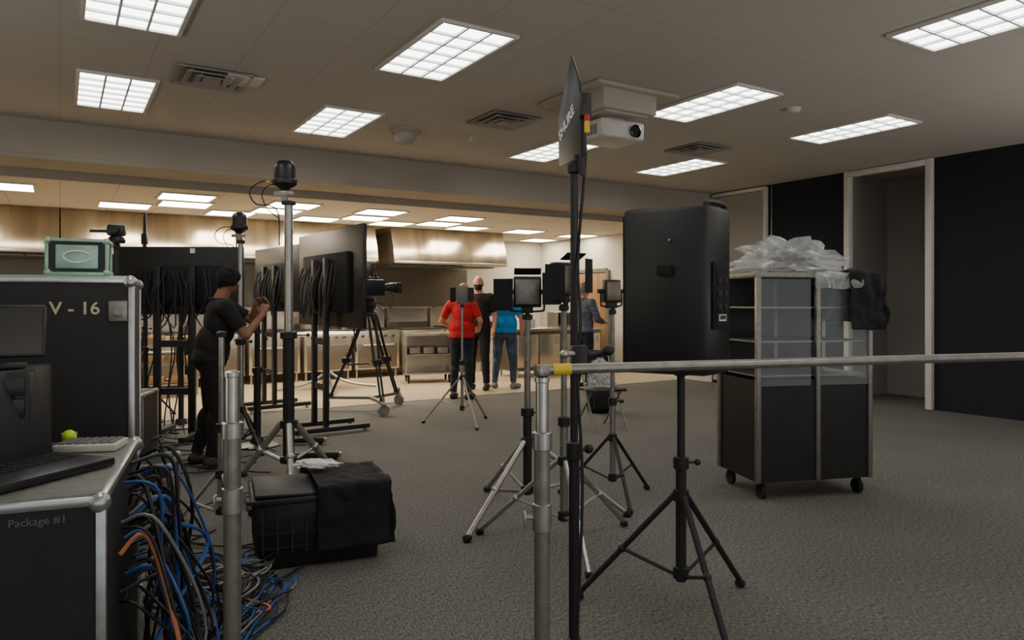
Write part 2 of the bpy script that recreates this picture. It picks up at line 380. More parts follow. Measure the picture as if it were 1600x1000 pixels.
for q in range(3):
    o = thing('food_pan','shallow stainless pan on a kitchen shelf','pan',r.matrix_basis@V((-.25+q*.25,-.05,.51)),14,'pans in the kitchen'); part(MB().box((0,0,.06),(.2,.3,.11),bev=.012,taper=.9),'body','steel_dull',o)
mw = thing('microwave', 'stainless countertop microwave on the kitchen counter', 'microwave', (8.6, 11.85, .925), 0, None, True)
part(MB().box((0,0,.15),(.5,.36,.3),bev=.01),'body','stainless',mw); part(MB().box((-.06,-.185,.16),(.34,.015,.24),bev=.004),'door','lens_glass',mw); part(MB().box((.18,-.183,.16),(.1,.01,.24)),'control_panel','black',mw)
for x,y in ((7.5,11.7),(7.75,11.8)):
    o = thing('container', 'white lidded plastic food container on the counter', 'container', (x,y,.925), 0, 'containers on the counter', True)
    part(MB().box((0,0,.08),(.2,.2,.16),bev=.015),'body','offwhite_plastic',o); part(MB().box((0,0,.165),(.21,.21,.02),bev=.006),'lid','offwhite_plastic',o)
r = thing('demo_table', 'round white pedestal table with curved chrome legs', 'table', P(512, 11.9), 0)
part(MB().lathe([(.5,.0),(.52,.01),(.52,.04),(.5,.05)], (0,0,.88)),'tabletop','white_paint',r)
part(MB().cyl((0,0,.1),(0,0,.88),.04),'pedestal','steel',r)
for k2 in range(4):
    an = k2*math.pi/2+.4; cx,sx = math.cos(an),math.sin(an)
    part(MB().tube([(0,0,.3),(cx*.2,sx*.2,.16),(cx*.45,sx*.45,.07),(cx*.8,sx*.8,.022)],.022),'leg','steel',r)
r = thing('shelf_rack', 'wire shelving rack with stacked trays in the kitchen', 'shelf', P(262, 10.9), 20)
for sx in (-.4,.4):
    for s2 in (-.2,.2): part(MB().cyl((sx,s2,0),(sx,s2,1.25),.014),'post','steel',r)
for z in (.2,.5,.8,1.1):
    m = MB()
    for i in range(12): m.box((-.4+i*.073,0,z),(.008,.42,.008))
    m.box((0,-.2,z),(.82,.015,.025)).box((0,.2,z),(.82,.015,.025)); part(m,'shelf','steel',r)
for z in (.21,.51,.81):
    for i in range(2):
        o = thing('food_pan','shallow bronze-tinted pan on the wire shelf','pan',r.matrix_basis @ V((-.2+i*.4,0,z+.005)),20,'pans on the rack'); part(MB().box((0,0,.05),(.34,.3,.1),bev=.012,taper=.9),'body','amber',o)

# ---------------------------------------------------------------- stands
def tripod(name, label, p, h, hub=.5, spread=.45, rp=.014, mcol='steel', mleg='steel', a=0, low=None, group=None, cat='stand', brace=True):
    r = thing(name, label, cat, p, a, group)
    h1 = max(hub+.15, h*.52)
    part(MB().cyl((0,0,hub*.28),(0,0,h1),rp*1.35,n=16), 'column', low or mcol, r)
    part(MB().cyl((0,0,h1-.05),(0,0,h),rp,n=16), 'column', mcol, r)
    for z in (h1, hub, hub*.35): part(MB().lathe([(rp*1.4,-.03),(rp*2,-.025),(rp*2,.025),(rp*1.4,.03)], (0,0,z), 16), 'collar', 'black', r)
    part(MB().cyl((rp,0,h1),(rp*4.5,0,h1),.006).sph((rp*4.5,0,h1),.016), 'knob', 'black', r)
    part(MB().lathe([(rp,0),(rp*1.7,.005),(rp*1.7,.03),(rp*.8,.04)],(0,0,h-.02),16), 'cap', 'black', r)
    for i in range(3):
        an = i*2*math.pi/3-math.pi/2; cx, sx = math.cos(an), math.sin(an)
        e = V((cx*spread, sx*spread, .016)); s = V((cx*rp*1.8, sx*rp*1.8, hub)); mid = s.lerp(e, .52)
        m = MB().cyl(s, e, rp*.8, n=10)
        if brace: m.cyl((cx*rp*1.8, sx*rp*1.8, hub*.33), mid, rp*.5, n=8)
        m.sph(mid, rp*1.1)
        lg = part(m, 'leg', mleg, r)
        part(MB().cyl(e+V((-cx*.03,-sx*.03,.01)), e, rp*1.1, rp*1.2).sph(e, min(rp*1.1,.018)), 'foot', 'rubber', lg)
    return r
def dome(p, s=1., a=0):
    r = thing('dome_antenna', 'black domed wireless antenna on top of a pole with looped cable', 'antenna', p, a, 'domed antennas')
    part(MB().lathe([(.03,0),(.05,.02),(.11,.06),(.115,.08),(.11,.1),(.095,.11),(.095,.2),(.085,.24),(.06,.265),(.02,.275)]), 'housing', 'black_plastic', r)
    part(MB().box((0,0,-.05),(.06,.06,.1),bev=.008).box((0,-.03,-.03),(.18,.02,.04),bev=.004).cyl((0,0,-.11),(0,0,0),.024), 'bracket', 'steel_dull', r)
    part(MB().tube([(-.05,0,.03),(-.15,.0,.09),(-.26,0,.06),(-.32,.0,-.02),(-.26,0,-.12),(-.12,-.02,-.14),(-.05,-.02,-.22),(-.045,-.02,-.5)],.006), 'cable', 'black', r)
    part(MB().tube([(-.03,0,.02),(-.12,-.03,.05),(-.2,-.02,-.03),(-.16,0,-.16),(-.05,-.03,-.25)],.005), 'cable', 'black', r)
    part(MB().cyl((-.13,0,.08),(-.17,0,.085),.009), 'connector', 'yellow', r)
    r.scale = (s,s,s); return r
hA = Zh(298, 5.9)
tripod('crank_stand', 'tall silver telescopic stand with spread tripod legs on the carpet', P(451,5.9), hA-.1, .45, .42, .034, 'steel', 'steel', 20, 'black')
dome(P(445,5.9,hA), .9)
hB = Zh(365,7.0)
tripod('antenna_stand', 'slim silver pole stand carrying a domed antenna', P(376,7.0), hB-.08, .4, .38, .024, 'steel', 'black', 50)
dome(P(374,7.0,hB), .75)
def roundstand(b, d, h, label, r_=.035, a=0, base=.2, mt='black'):
    r = thing('pole_stand', label, 'stand', P(b,d), a, 'black pole stands')
    part(MB().lathe([(base,0),(base,.015),(base*.8,.03),(.07,.04),(.055,.09),(.05,.1)]), 'base', 'black_plastic', r)
    part(MB().cyl((0,0,.08),(0,0,h*.6),r_,n=18).cyl((0,0,h*.6),(0,0,h),r_*.75,n=18), 'column', mt, r)
    part(MB().lathe([(r_,-.03),(r_*1.4,-.02),(r_*1.4,.03),(r_*.9,.04)],(0,0,h*.6)).cyl((0,0,h*.6),(.07,0,h*.6),.007).sph((.07,0,h*.6),.016), 'collar', 'black', r)
    part(MB().lathe([(r_*.7,0),(r_,.01),(r_,.05),(.012,.07),(.012,.1)],(0,0,h-.01)), 'cap', 'black', r)
    return r
roundstand(402, 7.2, Zh(500,7.2), 'black round-base pole stand being adjusted by a person', .036)
roundstand(283, 8.3, Zh(440,8.3), 'thin black round-base pole stand with coiled cable', .03)
roundstand(228, 8.6, Zh(470,8.6), 'black pole stand among hanging cables', .026)
tripod('antenna_stand', 'slim black stand with a small upright antenna', P(226,9.0), Zh(385,9.0), .4,.35,.016,'black','black',10)
r = thing('whip_antenna','small black upright antenna on a slim stand','antenna',P(226,9.0,Zh(385,9.0)+.02)); part(MB().box((0,0,.07),(.07,.05,.14),bev=.008),'body','black',r); part(MB().cyl((0,0,.14),(0,0,.38),.022,.018).sph((0,0,.38),.018),'antenna_rod','black',r)
tripod('antenna_stand', 'slim black stand behind the road case', P(182,5.6), Zh(384,5.6), .4,.35,.016,'black','black',10)
r = thing('ptz_camera','small black robotic camera on a slim stand','camera',P(182,5.6,Zh(384,5.6)+.02),20)
part(MB().lathe([(.06,0),(.065,.02),(.05,.05)]),'base','black',r); part(MB().box((0,0,.1),(.13,.1,.09),bev=.02).cyl((0,-.05,.1),(0,-.09,.1),.032,.028).box((-.12,.0,.09),(.12,.03,.02)),'head','black_plastic',r)
tripod('light_stand', 'slim silver stand with small clamps', P(346,4.6), Zh(522,4.6), .35,.3,.018,'steel','steel',40)
hC = Zh(478,8.5)
tripod('light_stand','silver tripod stand with wide legs holding a small light', P(722,8.5), hC, .55,.47,.014,'steel','steel',25)
r = thing('led_light','small square panel light with open black flaps','studio light',P(722,8.5,hC+.01),0)
part(MB().box((0,0,.12),(.13,.05,.22),bev=.008).cyl((0,0,-.01),(0,0,.02),.016),'housing','grey_plastic',r)
for s in (-1,1): part(MB().box((s*.105,-.03,.12),(.08,.006,.17),rot=(0,0,s*.6)),'barn_door','black',r)
part(MB().box((0,.03,.12),(.11,.01,.19)),'diffuser','paper',r)
def panel_light(b, d, zc, w, h, a, label, flags=True, face='stainless_dark'):
    r = thing('led_panel_light', label, 'studio light', P(b,d,zc-h/2-.06), a, 'studio panel lights')
    part(MB().cyl((0,0,0),(0,0,.03),.016).box((0,.03,.045),(.08,.05,.05),bev=.006).tube([(-w/2-.02,.03,.06+h/2),(-w/2-.02,.03,.05),(-w/2,.03,.035),(0,.03,.03),(w/2,.03,.035),(w/2+.02,.03,.05),(w/2+.02,.03,.06+h/2)],.007,sm=3), 'yoke', 'black', r)
    part(MB().box((0,.03,.06+h/2),(w,.07,h),bev=.01), 'housing', 'black_plastic', r)
    part(MB().box((0,-.012,.06+h/2),(w*.86,.012,h*.8),bev=.003), 'lens', face, r)
    hs = MB()
    for i in range(7): hs.box((-w*.36+i*w*.12,.075,.06+h/2),(w*.05,.02,h*.8))
    part(hs, 'heat_sink', 'grey_plastic', r)
    if flags:
        for s in (-1,1): part(MB().box((s*(w/2+w*.36),-.06,.06+h/2+.02*s),(w*.78,.005,h*1.02),rot=(0,0,s*.5)), 'barn_door', 'black_matte', r)
        part(MB().box((0,-.07,.06+h+.03),(w*.95,.005,h*.4),rot=(1.1,0,0)), 'barn_door', 'black_matte', r)
    for s in (-1,1): part(MB().cyl((s*(w/2),.03,.06+h/2),(s*(w/2+.045),.03,.06+h/2),.016), 'knob', 'black', r)
    return r
d8 = 4.9
panel_light(824, d8, Zh(456,d8), .19, .21, 0, 'square panel light with open black barn doors on a tripod stand', face='steel_dull')
tripod('light_stand','silver tripod light stand with wide double-braced legs', P(824,d8), Zh(456,d8)-.17, .5,.68,.022,'steel_dull','steel',-34,'black')
d9 = 4.3
panel_light(884, d9, Zh(436,d9), .15, .2, 35, 'black studio light head with barn doors on a silver stand')
tripod('light_stand','silver tripod light stand carrying a black light head', P(881,d9), Zh(436,d9)-.17, .5,.55,.018,'steel_dull','steel',10)
d10 = 5.3
panel_light(958, d10, Zh(455,d10), .13, .17, 20, 'small black light head on a stand beside the loudspeaker', False)
tripod('light_stand','black light stand beside the loudspeaker', P(957,d10), Zh(455,d10)-.15, .45,.4,.016,'steel_dull','black',10)

dp = 2.3
tripod('microphone_stand','tall black straight stand carrying a flat paddle antenna', P(897,dp), Zh(262,dp), .35,.42,.0125,'black','black',30)
pa = thing('paddle_antenna','flat black fin-shaped directional antenna with white lettering','antenna',P(901,dp,Zh(262,dp)+.03),-74)
fin = [(-.17,0,0),(-.175,0,.17),(-.05,0,.345),(.02,0,.24),(.075,0,.0)]
part(MB().prism(fin,(0,.006,0),bev=.0015), 'fin', 'black_plastic', pa)
text('SHURE', .05, 'white_ink', pa, (-.15,-.0016,.085), (math.pi/2,-.45,0), bold=.0016)
part(MB().box((.055,.005,.155),(.035,.035,.075),bev=.005).cyl((.04,.003,-.06),(.04,.003,.13),.009).cyl((-.0,.003,-.035),(-.0,.003,.01),.012), 'mount', 'black', pa)
part(MB().cyl((.075,.005,.1),(.075,.005,.065),.008), 'connector', 'yellow', pa); part(MB().cyl((.075,.005,.12),(.075,.005,.1),.0085), 'connector', 'red_plastic', pa)
solo(MB().tube([P(913,dp,Zh(198,dp)),P(915,dp,Zh(240,dp)),P(911,dp,Zh(300,dp)),P(905,dp,Zh(370,dp)),P(903,dp-.03,Zh(430,dp)),P(907,dp-.04,Zh(500,dp)),P(903,dp-.04,Zh(600,dp)),P(910,dp-.04,Zh(760,dp)),P(900,dp-.1,.3),P(900,dp-.2,.01),P(960,dp-.3,.01)],.005,sm=8),'cable','thin black cable hanging from the paddle antenna','cable','black')
r = thing('stand_clamp','black multi-arm clamp on the microphone stand','clamp',P(905,dp-.045,Zh(560,dp)))
part(MB().box((0,0,0),(.05,.05,.09),bev=.008).cyl((0,0,.0),(.09,-.01,.03),.009).sph((.09,-.01,.03),.018),'body','black',r); part(MB().cyl((-.02,-.03,.02),(-.05,-.05,.02),.008).sph((-.05,-.05,.02),.014),'knob','steel',r)

def upright(b, d, ztop, rr, label, a=0):
    r = thing('pipe_upright', label, 'pipe stand', P(b,d), a, 'metal pipe uprights')
    part(MB().box((0,0,.006),(.45,.45,.012),bev=.003).cyl((0,0,.01),(0,0,.1),rr*1.2), 'base', 'steel_dull', r)
    part(MB().cyl((0,0,.05),(0,0,ztop-.12),rr,n=28), 'pipe', 'steel_dull', r)
    part(MB().cyl((0,0,ztop-.2),(0,0,ztop),rr*.82,n=28), 'pipe', 'steel', r, 'inner telescoping tube')
    part(MB().lathe([(rr,-.02),(rr*1.25,-.018),(rr*1.25,.018),(rr,.02)],(0,0,ztop-.13),28), 'collar', 'steel', r)
    part(MB().lathe([(rr,-.03),(rr*1.22,-.028),(rr*1.22,.03),(rr,.032)],(0,0,ztop-.3),28).cyl((-rr,0,ztop-.3),(-rr-.02,0,ztop-.3),.006).box((-rr-.02,0,ztop-.305),(.006,.02,.035),bev=.002), 'collar', 'steel', r)
    part(MB().lathe([(rr*.8,0),(rr*.95,.002),(rr*.95,.012),(rr*.5,.016)],(0,0,ztop-.002),28), 'cap', 'steel', r)
    return r
upright(363, 1.75, Zh(588,1.75), .0205, 'close silver telescopic pipe upright with a locking collar')
zt = 1.45-116/F*1.6
upright(847, 1.6, zt-.015, .0175, 'dull metal pipe upright carrying a cross pipe')
upright(1700, 2.05, zt-.015, .0165, 'dull metal pipe upright at the end of a cross pipe')
r = thing('cross_pipe','horizontal silver pipe with a band of yellow tape','pipe',P(847,1.6,zt+.012),0); r.rotation_euler = (0,0,0)
q1 = V((0,0,0)); q2 = P(1700,2.05,0)-P(847,1.6,0); dr_ = q2.normalized()
part(MB().cyl(q1-dr_*.015,q2+dr_*.02,.0115,n=24).box((0,0,-.002),(.03,.03,.025),bev=.005),'pipe','steel_dull',r)
part(MB().cyl(dr_*.024,dr_*.066,.0126,n=24),'tape','yellow',r,'band of yellow tape')

# ---------------------------------------------------------------- displays
def display(b, d, a, w, h, zc, label, hang=False, tag=False):
    r = thing('display_screen', label, 'display', P(b,d), a, 'large displays on stands')
    part(MB().box((0,0,zc),(w,.045,h),bev=.008), 'bezel', 'black_plastic', r)
    part(MB().box((0,.024,zc),(w-.03,.004,h-.03)), 'screen', 'lens_glass', r)
    part(MB().box((0,-.045,zc-.05),(w*.7,.06,h*.6),bev=.02).box((0,-.08,zc-.03),(.5,.02,.35),bev=.004), 'rear_housing', 'black_matte', r)
    for s in (-1,1): part(MB().box((s*.18,-.11,(zc+h*.2)/2+.03),(.07,.05,zc+h*.2-.06),bev=.004), 'column', 'black', r)
    for z in (.5,1.0): part(MB().box((0,-.11,z),(.42,.03,.07)), 'crossbar', 'black', r)
    for s in (-1,1):
        ft = part(MB().box((s*.22,-.05,.055),(.07,.85,.05),bev=.006), 'foot', 'black', r)
        for q in (-1,1): part(MB().cyl((s*.22,-.05+q*.38,.0),(s*.22,-.05+q*.38,.04),.022), 'caster', 'steel', ft)
    if tag: part(MB().box((.15,-.026,zc+h*.44),(.05,.004,.05)), 'tag', 'paper', r, 'small white tag')
    if hang:
        for i in range(9):
            x = -w*.3+i*w*.06+rnd.uniform(-.02,.02); z = zc+h*.12
            part(MB().tube([(x,-.1,z),(x+rnd.uniform(-.1,.1),-.17,z-.25),(x+rnd.uniform(.02,.15),-.18,z-.45-rnd.random()*.15),(x+.1+rnd.uniform(0,.1),-.16,z-.25),(x+.12,-.1,z+.02)],.008,n=6,sm=4), 'cable', 'black', r)
    return r
display(515, 8.1, -55, 1.95, 1.07, 1.70, 'large flat black display seen from its cable-hung back', True)
display(433, 9.8, -50, 1.5, .87, 1.74, 'black flat display on a stand behind another', True)
display(280, 7.7, 2, 1.36, .72, 1.665, 'wide black flat display with a small white tag', True, True)
for b_,d_,w_ in ((510,6.05,.42),(495,6.6,.4),(478,7.3,.36)):
    r = thing('base_rail','black steel floor rail with pale end caps','stand base',P(b_,d_),6,'floor rails')
    part(MB().box((0,0,.045),(w_,.07,.05),bev=.006),'rail','black',r)
    for s in (-1,1): part(MB().box((s*(w_/2+.012),0,.045),(.022,.06,.04),bev=.004),'end_cap','alu',r); part(MB().cyl((s*w_*.4,0,0),(s*w_*.4,0,.03),.02),'foot','rubber',r)

# ---------------------------------------------------------------- road cases
def roadcase(p, a, w, dp_, h, label, wheels=True, mt='case_black', cat='road case', hw=True, name='road_case', cr0=.026, met='alu', latch=True):
    r = thing(name, label, cat, p, a)
    zb = .11 if wheels else 0
    part(MB().box((0,0,zb+(h-zb)/2),(w-.012,dp_-.012,h-zb-.012)), 'body', mt, r)
    e = MB(); t = min(.022, w*.06)
    for sx in (-1,1):
        for s2 in (-1,1): e.box((sx*(w/2-t/2),s2*(dp_/2-t/2),zb+(h-zb)/2),(t,t,h-zb),bev=.002)
        for z in (zb+t/2,h-t/2): e.box((sx*(w/2-t/2),0,z),(t,dp_-2*t,t),bev=.002)
    for s2 in (-1,1):
        for z in (zb+t/2,h-t/2): e.box((0,s2*(dp_/2-t/2),z),(w-2*t,t,t),bev=.002)
    part(e, 'edge_trim', met, r)
    for sx in (-1,1):
        for s2 in (-1,1):
            for z in (zb+cr0*.7,h-cr0*.7): part(MB().sph((sx*(w/2-cr0*.6),s2*(dp_/2-cr0*.6),z),cr0), 'corner', met, r)
    if hw:
        for sx in (-.28,.28):
            if latch: part(MB().box((sx*w*1.45,-dp_/2-.002,h-.13),(.065,.012,.08),bev=.005).box((sx*w*1.45,-dp_/2-.01,h-.13),(.028,.01,.045),bev=.003).cyl((sx*w*1.45,-dp_/2-.012,h-.13),(sx*w*1.45,-dp_/2-.02,h-.13),.014), 'latch', 'steel_dull', r)
        part(MB().box((0,-dp_/2-.001,zb+(h-zb)*.45),(.16,.01,.12),bev=.004).tube([(-.05,-dp_/2-.006,zb+(h-zb)*.47),(-.05,-dp_/2-.02,zb+(h-zb)*.42),(.05,-dp_/2-.02,zb+(h-zb)*.42),(.05,-dp_/2-.006,zb+(h-zb)*.47)],.006,sm=2), 'handle', 'steel_dull', r)
    if wheels:
        for sx in (-1,1):
            for s2 in (-1,1): part(MB().cyl((sx*(w/2-.08)-.016,s2*(dp_/2-.08),.045),(sx*(w/2-.08)+.016,s2*(dp_/2-.08),.045),.045,n=20).box((sx*(w/2-.08),s2*(dp_/2-.08),.09),(.06,.06,.04)), 'caster', 'rubber', r)
    return r
v16 = roadcase(C(-1.86,2.945), 25, .6, .6, 1.54, 'tall black wheeled road case with stencilled lettering and silver edges')
text('V - 16', .066, 'stencil', v16, (.02,-.3055,1.40), (math.pi/2,0,0), bold=.001)
part(MB().box((0,0,1.542),(.56,.56,.008),bev=.003),'lid_panel','alu_green',v16,'pale metal lid panel')
tp = v16.matrix_basis @ V((.105,-.18,1.547))
sc = roadcase(tp, 25, .21, .18, .14, 'small metal-framed equipment box on top of the tall road case', False, mt='black', cat='equipment box', hw=False, name='equipment_box', cr0=.014, met='alu_green')
part(MB().box((0,-.09,.07),(.14,.006,.09),bev=.003),'badge','alu_green',sc); part(MB().tube([(.045*math.cos(i*math.pi/6),-.095,.07+.022*math.sin(i*math.pi/6)) for i in range(12)],.004,closed=True,sm=2),'handle','white_ink',sc)
lc = roadcase(C(-1.406,2.0), 22, .6, .8, .98, 'black road case with silver corners and cables spilling out beside it', latch=False)
text('Package #1', .026, 'faded_ink', lc, (.1,-.3955,.925), (math.pi/2,0,0))
part(MB().box((0,0,.982),(.56,.76,.006)),'lid_panel','steel_dull',lc,'scuffed metal lid panel')
LC = lc.matrix_basis
def on_lc(x,y): return LC @ V((x,y,.986))
lp = thing('laptop','open dark laptop standing on the road case','laptop',on_lc(.08,-.12),72)
part(MB().box((0,0,.012),(.34,.24,.022),bev=.004),'base','black_plastic',lp)
part(MB().box((0,.15,.14),(.34,.012,.26),rot=(-.28,0,0),bev=.004),'screen','black',lp)
m = MB()
for i in range(12):
    for j in range(4): m.box((-.14+i*.0255,-.0+j*.024,.0235),(.02,.018,.003))
part(m,'keys','black_matte',lp)
gr = thing('equipment_rack','short black rack of video equipment with cabled front panels','equipment rack',on_lc(-.1,.2),22)
part(MB().box((0,0,.13),(.3,.3,.26),bev=.008),'body','black',gr)
for i in range(4):
    part(MB().box((0,-.153,.04+i*.06),(.28,.012,.05),bev=.002),'panel','black_plastic',gr)
    for j in range(4): part(MB().cyl((-.1+j*.06,-.158,.04+i*.06),(-.1+j*.06,-.17,.04+i*.06),.007,n=10),'knob','grey_plastic',gr)
fm = thing('monitor','small dark flat monitor tilted back on the equipment rack','monitor',gr.matrix_basis@V((.03,0,.262)),30)
part(MB().box((0,0,.11),(.26,.025,.16),rot=(-.25,0,0),bev=.006),'screen_housing','black_plastic',fm); part(MB().box((0,-.018,.11),(.24,.004,.14),rot=(-.25,0,0)),'screen','lens_glass',fm); part(MB().box((0,.03,.02),(.04,.03,.06)).box((0,.0,.006),(.16,.12,.012),bev=.004),'stand','black',fm)
kb = thing('keyboard','small pale grey control keypad on the road case','keyboard',on_lc(.18,.22),10)
part(MB().box((0,0,.011),(.18,.12,.022),bev=.004),'body','offwhite_plastic',kb)
m = MB()
for i in range(7):
    for j in range(4): m.box((-.07+i*.0235,-.036+j*.024,.025),(.018,.018,.006),bev=.001)
part(m,'keys','grey_plastic',kb)
bl = thing('tennis_ball','small lime-yellow ball resting on the road case','ball',on_lc(.1,.34)+V((0,0,.022)))
part(MB().sph((0,0,0),.022),'ball_shell','lime',bl); part(MB().tube([(.0225*math.cos(a_),.0225*math.sin(a_)*.8,.0135*math.sin(2*a_)) for a_ in [i*math.pi/8 for i in range(16)]],.001,closed=True,sm=2),'seam','white_ink',bl)
roadcase(P(222,4.7), 20, .42, .4, .42, 'low black equipment case on the carpet among cables', False)
roadcase(P(60,5.3), 22, .8, .6, 1.0, 'black wheeled road case behind the stacked cases')
roadcase(P(190,6.6), 10, .5, .45, .62, 'squat black case behind the tall road case', False)

# ---------------------------------------------------------------- storage crate with cloth
cr_ = thing('storage_crate','black ribbed plastic storage crate on the carpet','crate',C(-1.136,4.18),22)
part(MB().box((0,0,.19),(.68,.46,.38),bev=.012,taper=.93),'body','black_plastic',cr_)
for i in range(9): part(MB().box((-.3+i*.075,-.224,.22),(.012,.016,.26),rot=(-.04,0,0)),'rib','black_plastic',cr_)
for i in range(6): part(MB().box((-.333,-.18+i*.072,.22),(.014,.012,.26)),'rib','black_plastic',cr_)
for z in (.12,.2,.28): part(MB().box((0,-.221,z),(.64,.014,.012)),'rib','black_plastic',cr_)
part(MB().box((0,-.232,.37),(.72,.03,.035),bev=.006).box((0,.232,.37),(.72,.03,.035),bev=.006).box((-.345,0,.37),(.03,.44,.035),bev=.006).box((.345,0,.37),(.03,.44,.035),bev=.006),'rim','black_plastic',cr_)
for s in (-1,1): part(MB().box((s*.17,0,.398),(.335,.46,.018),rot=(0,-s*.03,0),bev=.004),'lid','black',cr_)
part(MB().tube([(-.35,-.07,.29),(-.375,-.06,.3),(-.375,.06,.3),(-.35,.07,.29)],.008,sm=2),'handle','black',cr_)
def drape(x0,x1,y0,y1,h,fall,nx=60,ny=60,amp=.012,seed=0):
    bm = bmesh.new(); g = []
    fl, fr, ff, fb = fall
    for j in range(ny+1):
        row = []
        v = (y0-ff)+(y1+fb-y0+ff)*j/ny
        for i in range(nx+1):
            u = (x0-fl)+(x1+fr-x0+fl)*i/nx
            ex = max(x0-u,u-x1,0); ey = max(y0-v,v-y1,0)
            x = min(max(u,x0),x1); y = min(max(v,y0),y1)
            n = noise.noise(V((u*7+seed,v*7,1.3))); n2 = noise.noise(V((u*16+seed,v*16,5.)))
            drop = max(ex,ey)*.97
            out = .012+.25*drop*.15+abs(n)*amp*2.2*(1 if drop>0 else 0)
            if ex > 0: x += (1 if u > x1 else -1)*out
            if ey > 0: y += (1 if v > y1 else -1)*out
            row.append(bm.verts.new((x+n2*.003,y+n2*.003,h-drop+.012+(n+.6*n2)*amp*(1 if drop==0 else .4))))
        g.append(row)
    for j in range(ny):
        for i in range(nx): bm.faces.new((g[j][i],g[j][i+1],g[j+1][i+1],g[j+1][i]))
    for f in bm.faces: f.smooth = True
    me = bpy.data.meshes.new('cloth'); bm.to_mesh(me); bm.free(); return me
cl = solo(drape(-.02,.36,-.25,.25,.43,(.0,.26,.36,.1),amp=.016),'cloth','black cloth draped over one side of the storage crate','cloth','black_cloth',C(-1.136,4.18),22)
cl.modifiers.new('s','SOLIDIFY').thickness = .004
def crumple(name,label,cat,mt,p,rx,ry,rz,seed,a=0,sub=4,amp=.45,rgh=1.):
    bm = bmesh.new(); bmesh.ops.create_icosphere(bm, subdivisions=sub, radius=1)
    for v in bm.verts:
        n = v.co.normalized(); k_ = 1+amp*noise.noise(n*2.2+V((seed,0,0)))+amp*.7*abs(noise.noise(n*5+V((0,seed,0))))*rgh+amp*.3*rgh*noise.noise(n*13)
        v.co = V((n.x*rx*k_,n.y*ry*k_,max(n.z,-.35)*rz*k_))
    mz = min(v.co.z for v in bm.verts)
    for v in bm.verts: v.co.z -= mz
    for f in bm.faces: f.smooth = False
    me = bpy.data.meshes.new(name); bm.to_mesh(me); bm.free()
    return solo(me,name,label,cat,mt,p,a)
crumple('paper','crumpled white paper lying on the storage crate','paper','paper',C(-1.17,4.3,.462),.12,.05,.028,3.)

# ---------------------------------------------------------------- loudspeaker + cabinet
ds = 3.35
spk = thing('loudspeaker','large black plastic loudspeaker cabinet with a rear connector panel','loudspeaker',P(1064,ds,1.12),48)
H = .75
pts = [(-.12,-.19,0),(.12,-.19,0),(.2,.19,0),(-.2,.19,0)]
part(MB().prism(pts,(0,0,H),bev=.022),'cabinet','black_plastic',spk)
part(MB().box((0,.197,H/2),(.36,.012,H-.06),bev=.006),'grille','black_matte',spk)
part(MB().box((0,-.196,H*.47),(.15,.012,.3),bev=.006).box((0,-.2,H*.47),(.11,.01,.26)),'connector_panel','black_matte',spk)
for i in range(3):
    for j in range(2): part(MB().lathe([(.013,0),(.015,.006),(.01,.008)],(-.03+j*.06,-.203,H*.4+i*.06),14,axis=(0,-1,0)),'socket','black',spk)
part(MB().box((0,-.206,H*.34),(.07,.003,.03)),'sticker','paper',spk,'small white sticker with black bars')
m = MB()
for i in range(9): m.box((-.026+i*.0065,-.2083,H*.342),(.002+.0012*(i%3),.001,.018))
part(m,'sticker_bars','black',spk)
part(MB().tube([(-.09,-.175,H-.02),(-.08,-.17,H+.016),(.08,-.17,H+.016),(.09,-.175,H-.02)],.013,sm=4),'handle','black',spk)
part(MB().box((-.162,.02,H*.62),(.012,.14,.05),rot=(0,0,-.2),bev=.005),'handle','black_matte',spk)
part(MB().cyl((-.153,-.03,.8*H),(-.17,-.035,.8*H),.006),'screw','steel',spk)
tripod('speaker_stand','black tripod stand under the loudspeaker',P(1064,ds),1.12,.55,.5,.018,'black','black',10)
dc = 5.6
cab = thing('display_cabinet','glass-sided dark metal display cabinet on casters','cabinet',P(1238,dc),12)
w,dd,ht = .96,.6,Zh(428,dc)
part(MB().box((0,0,ht-.02),(w,dd,.04),bev=.006),'top','steel_dull',cab)
part(MB().box((0,0,.5),(w-.04,dd-.04,.74)),'body','steel_black',cab)
part(MB().box((0,dd/2-.02,1.25),(w-.06,.01,.78)),'back_panel','steel_black',cab)
for sx in (-1,0.05,1):
    for s2 in (-1,1): part(MB().box((sx*(w/2-.02),s2*(dd/2-.02),ht/2+.05),(.035,.035,ht-.16),bev=.004),'post','steel_dull',cab)
for sx in (-1,1): part(MB().box((sx*w*.25,-dd/2+.01,1.22),(w*.42,.006,.78)),'glass_door','glass',cab)
for z in (.9,1.15,1.4): part(MB().box((0,0,z),(w-.06,dd-.08,.012)),'shelf','steel_dull',cab)
for sx in (-1,1):
    for s2 in (-1,1): part(MB().cyl((sx*(w/2-.08)-.015,s2*(dd/2-.08),.055),(sx*(w/2-.08)+.015,s2*(dd/2-.08),.055),.055).box((sx*(w/2-.08),s2*(dd/2-.08),.09),(.03,.05,.08)),'caster','rubber',cab)
CB = cab.matrix_basis
crumple('plastic_wrap','crumpled clear plastic sheeting heaped on the display cabinet','plastic sheet','plastic_film',CB@V((-.08,-.04,ht+.002)),.33,.22,.14,9.,0,4,.7)
solo(drape(-.02,.28,-.3,.2,ht+.005,(.0,.1,.14,.0),36,36,.035,seed=8),'plastic_wrap','clear plastic sheeting hanging over the cabinet edge','plastic sheet','plastic_film',cab.location,12)
c2 = solo(drape(.25,.5,-.32,.32,ht+.003,(.0,.4,.45,.1),amp=.02,seed=4),'cloth','black cloth hanging over the end of the display cabinet','cloth','black_cloth',cab.location,12)
c2.modifiers.new('s','SOLIDIFY').thickness = .004

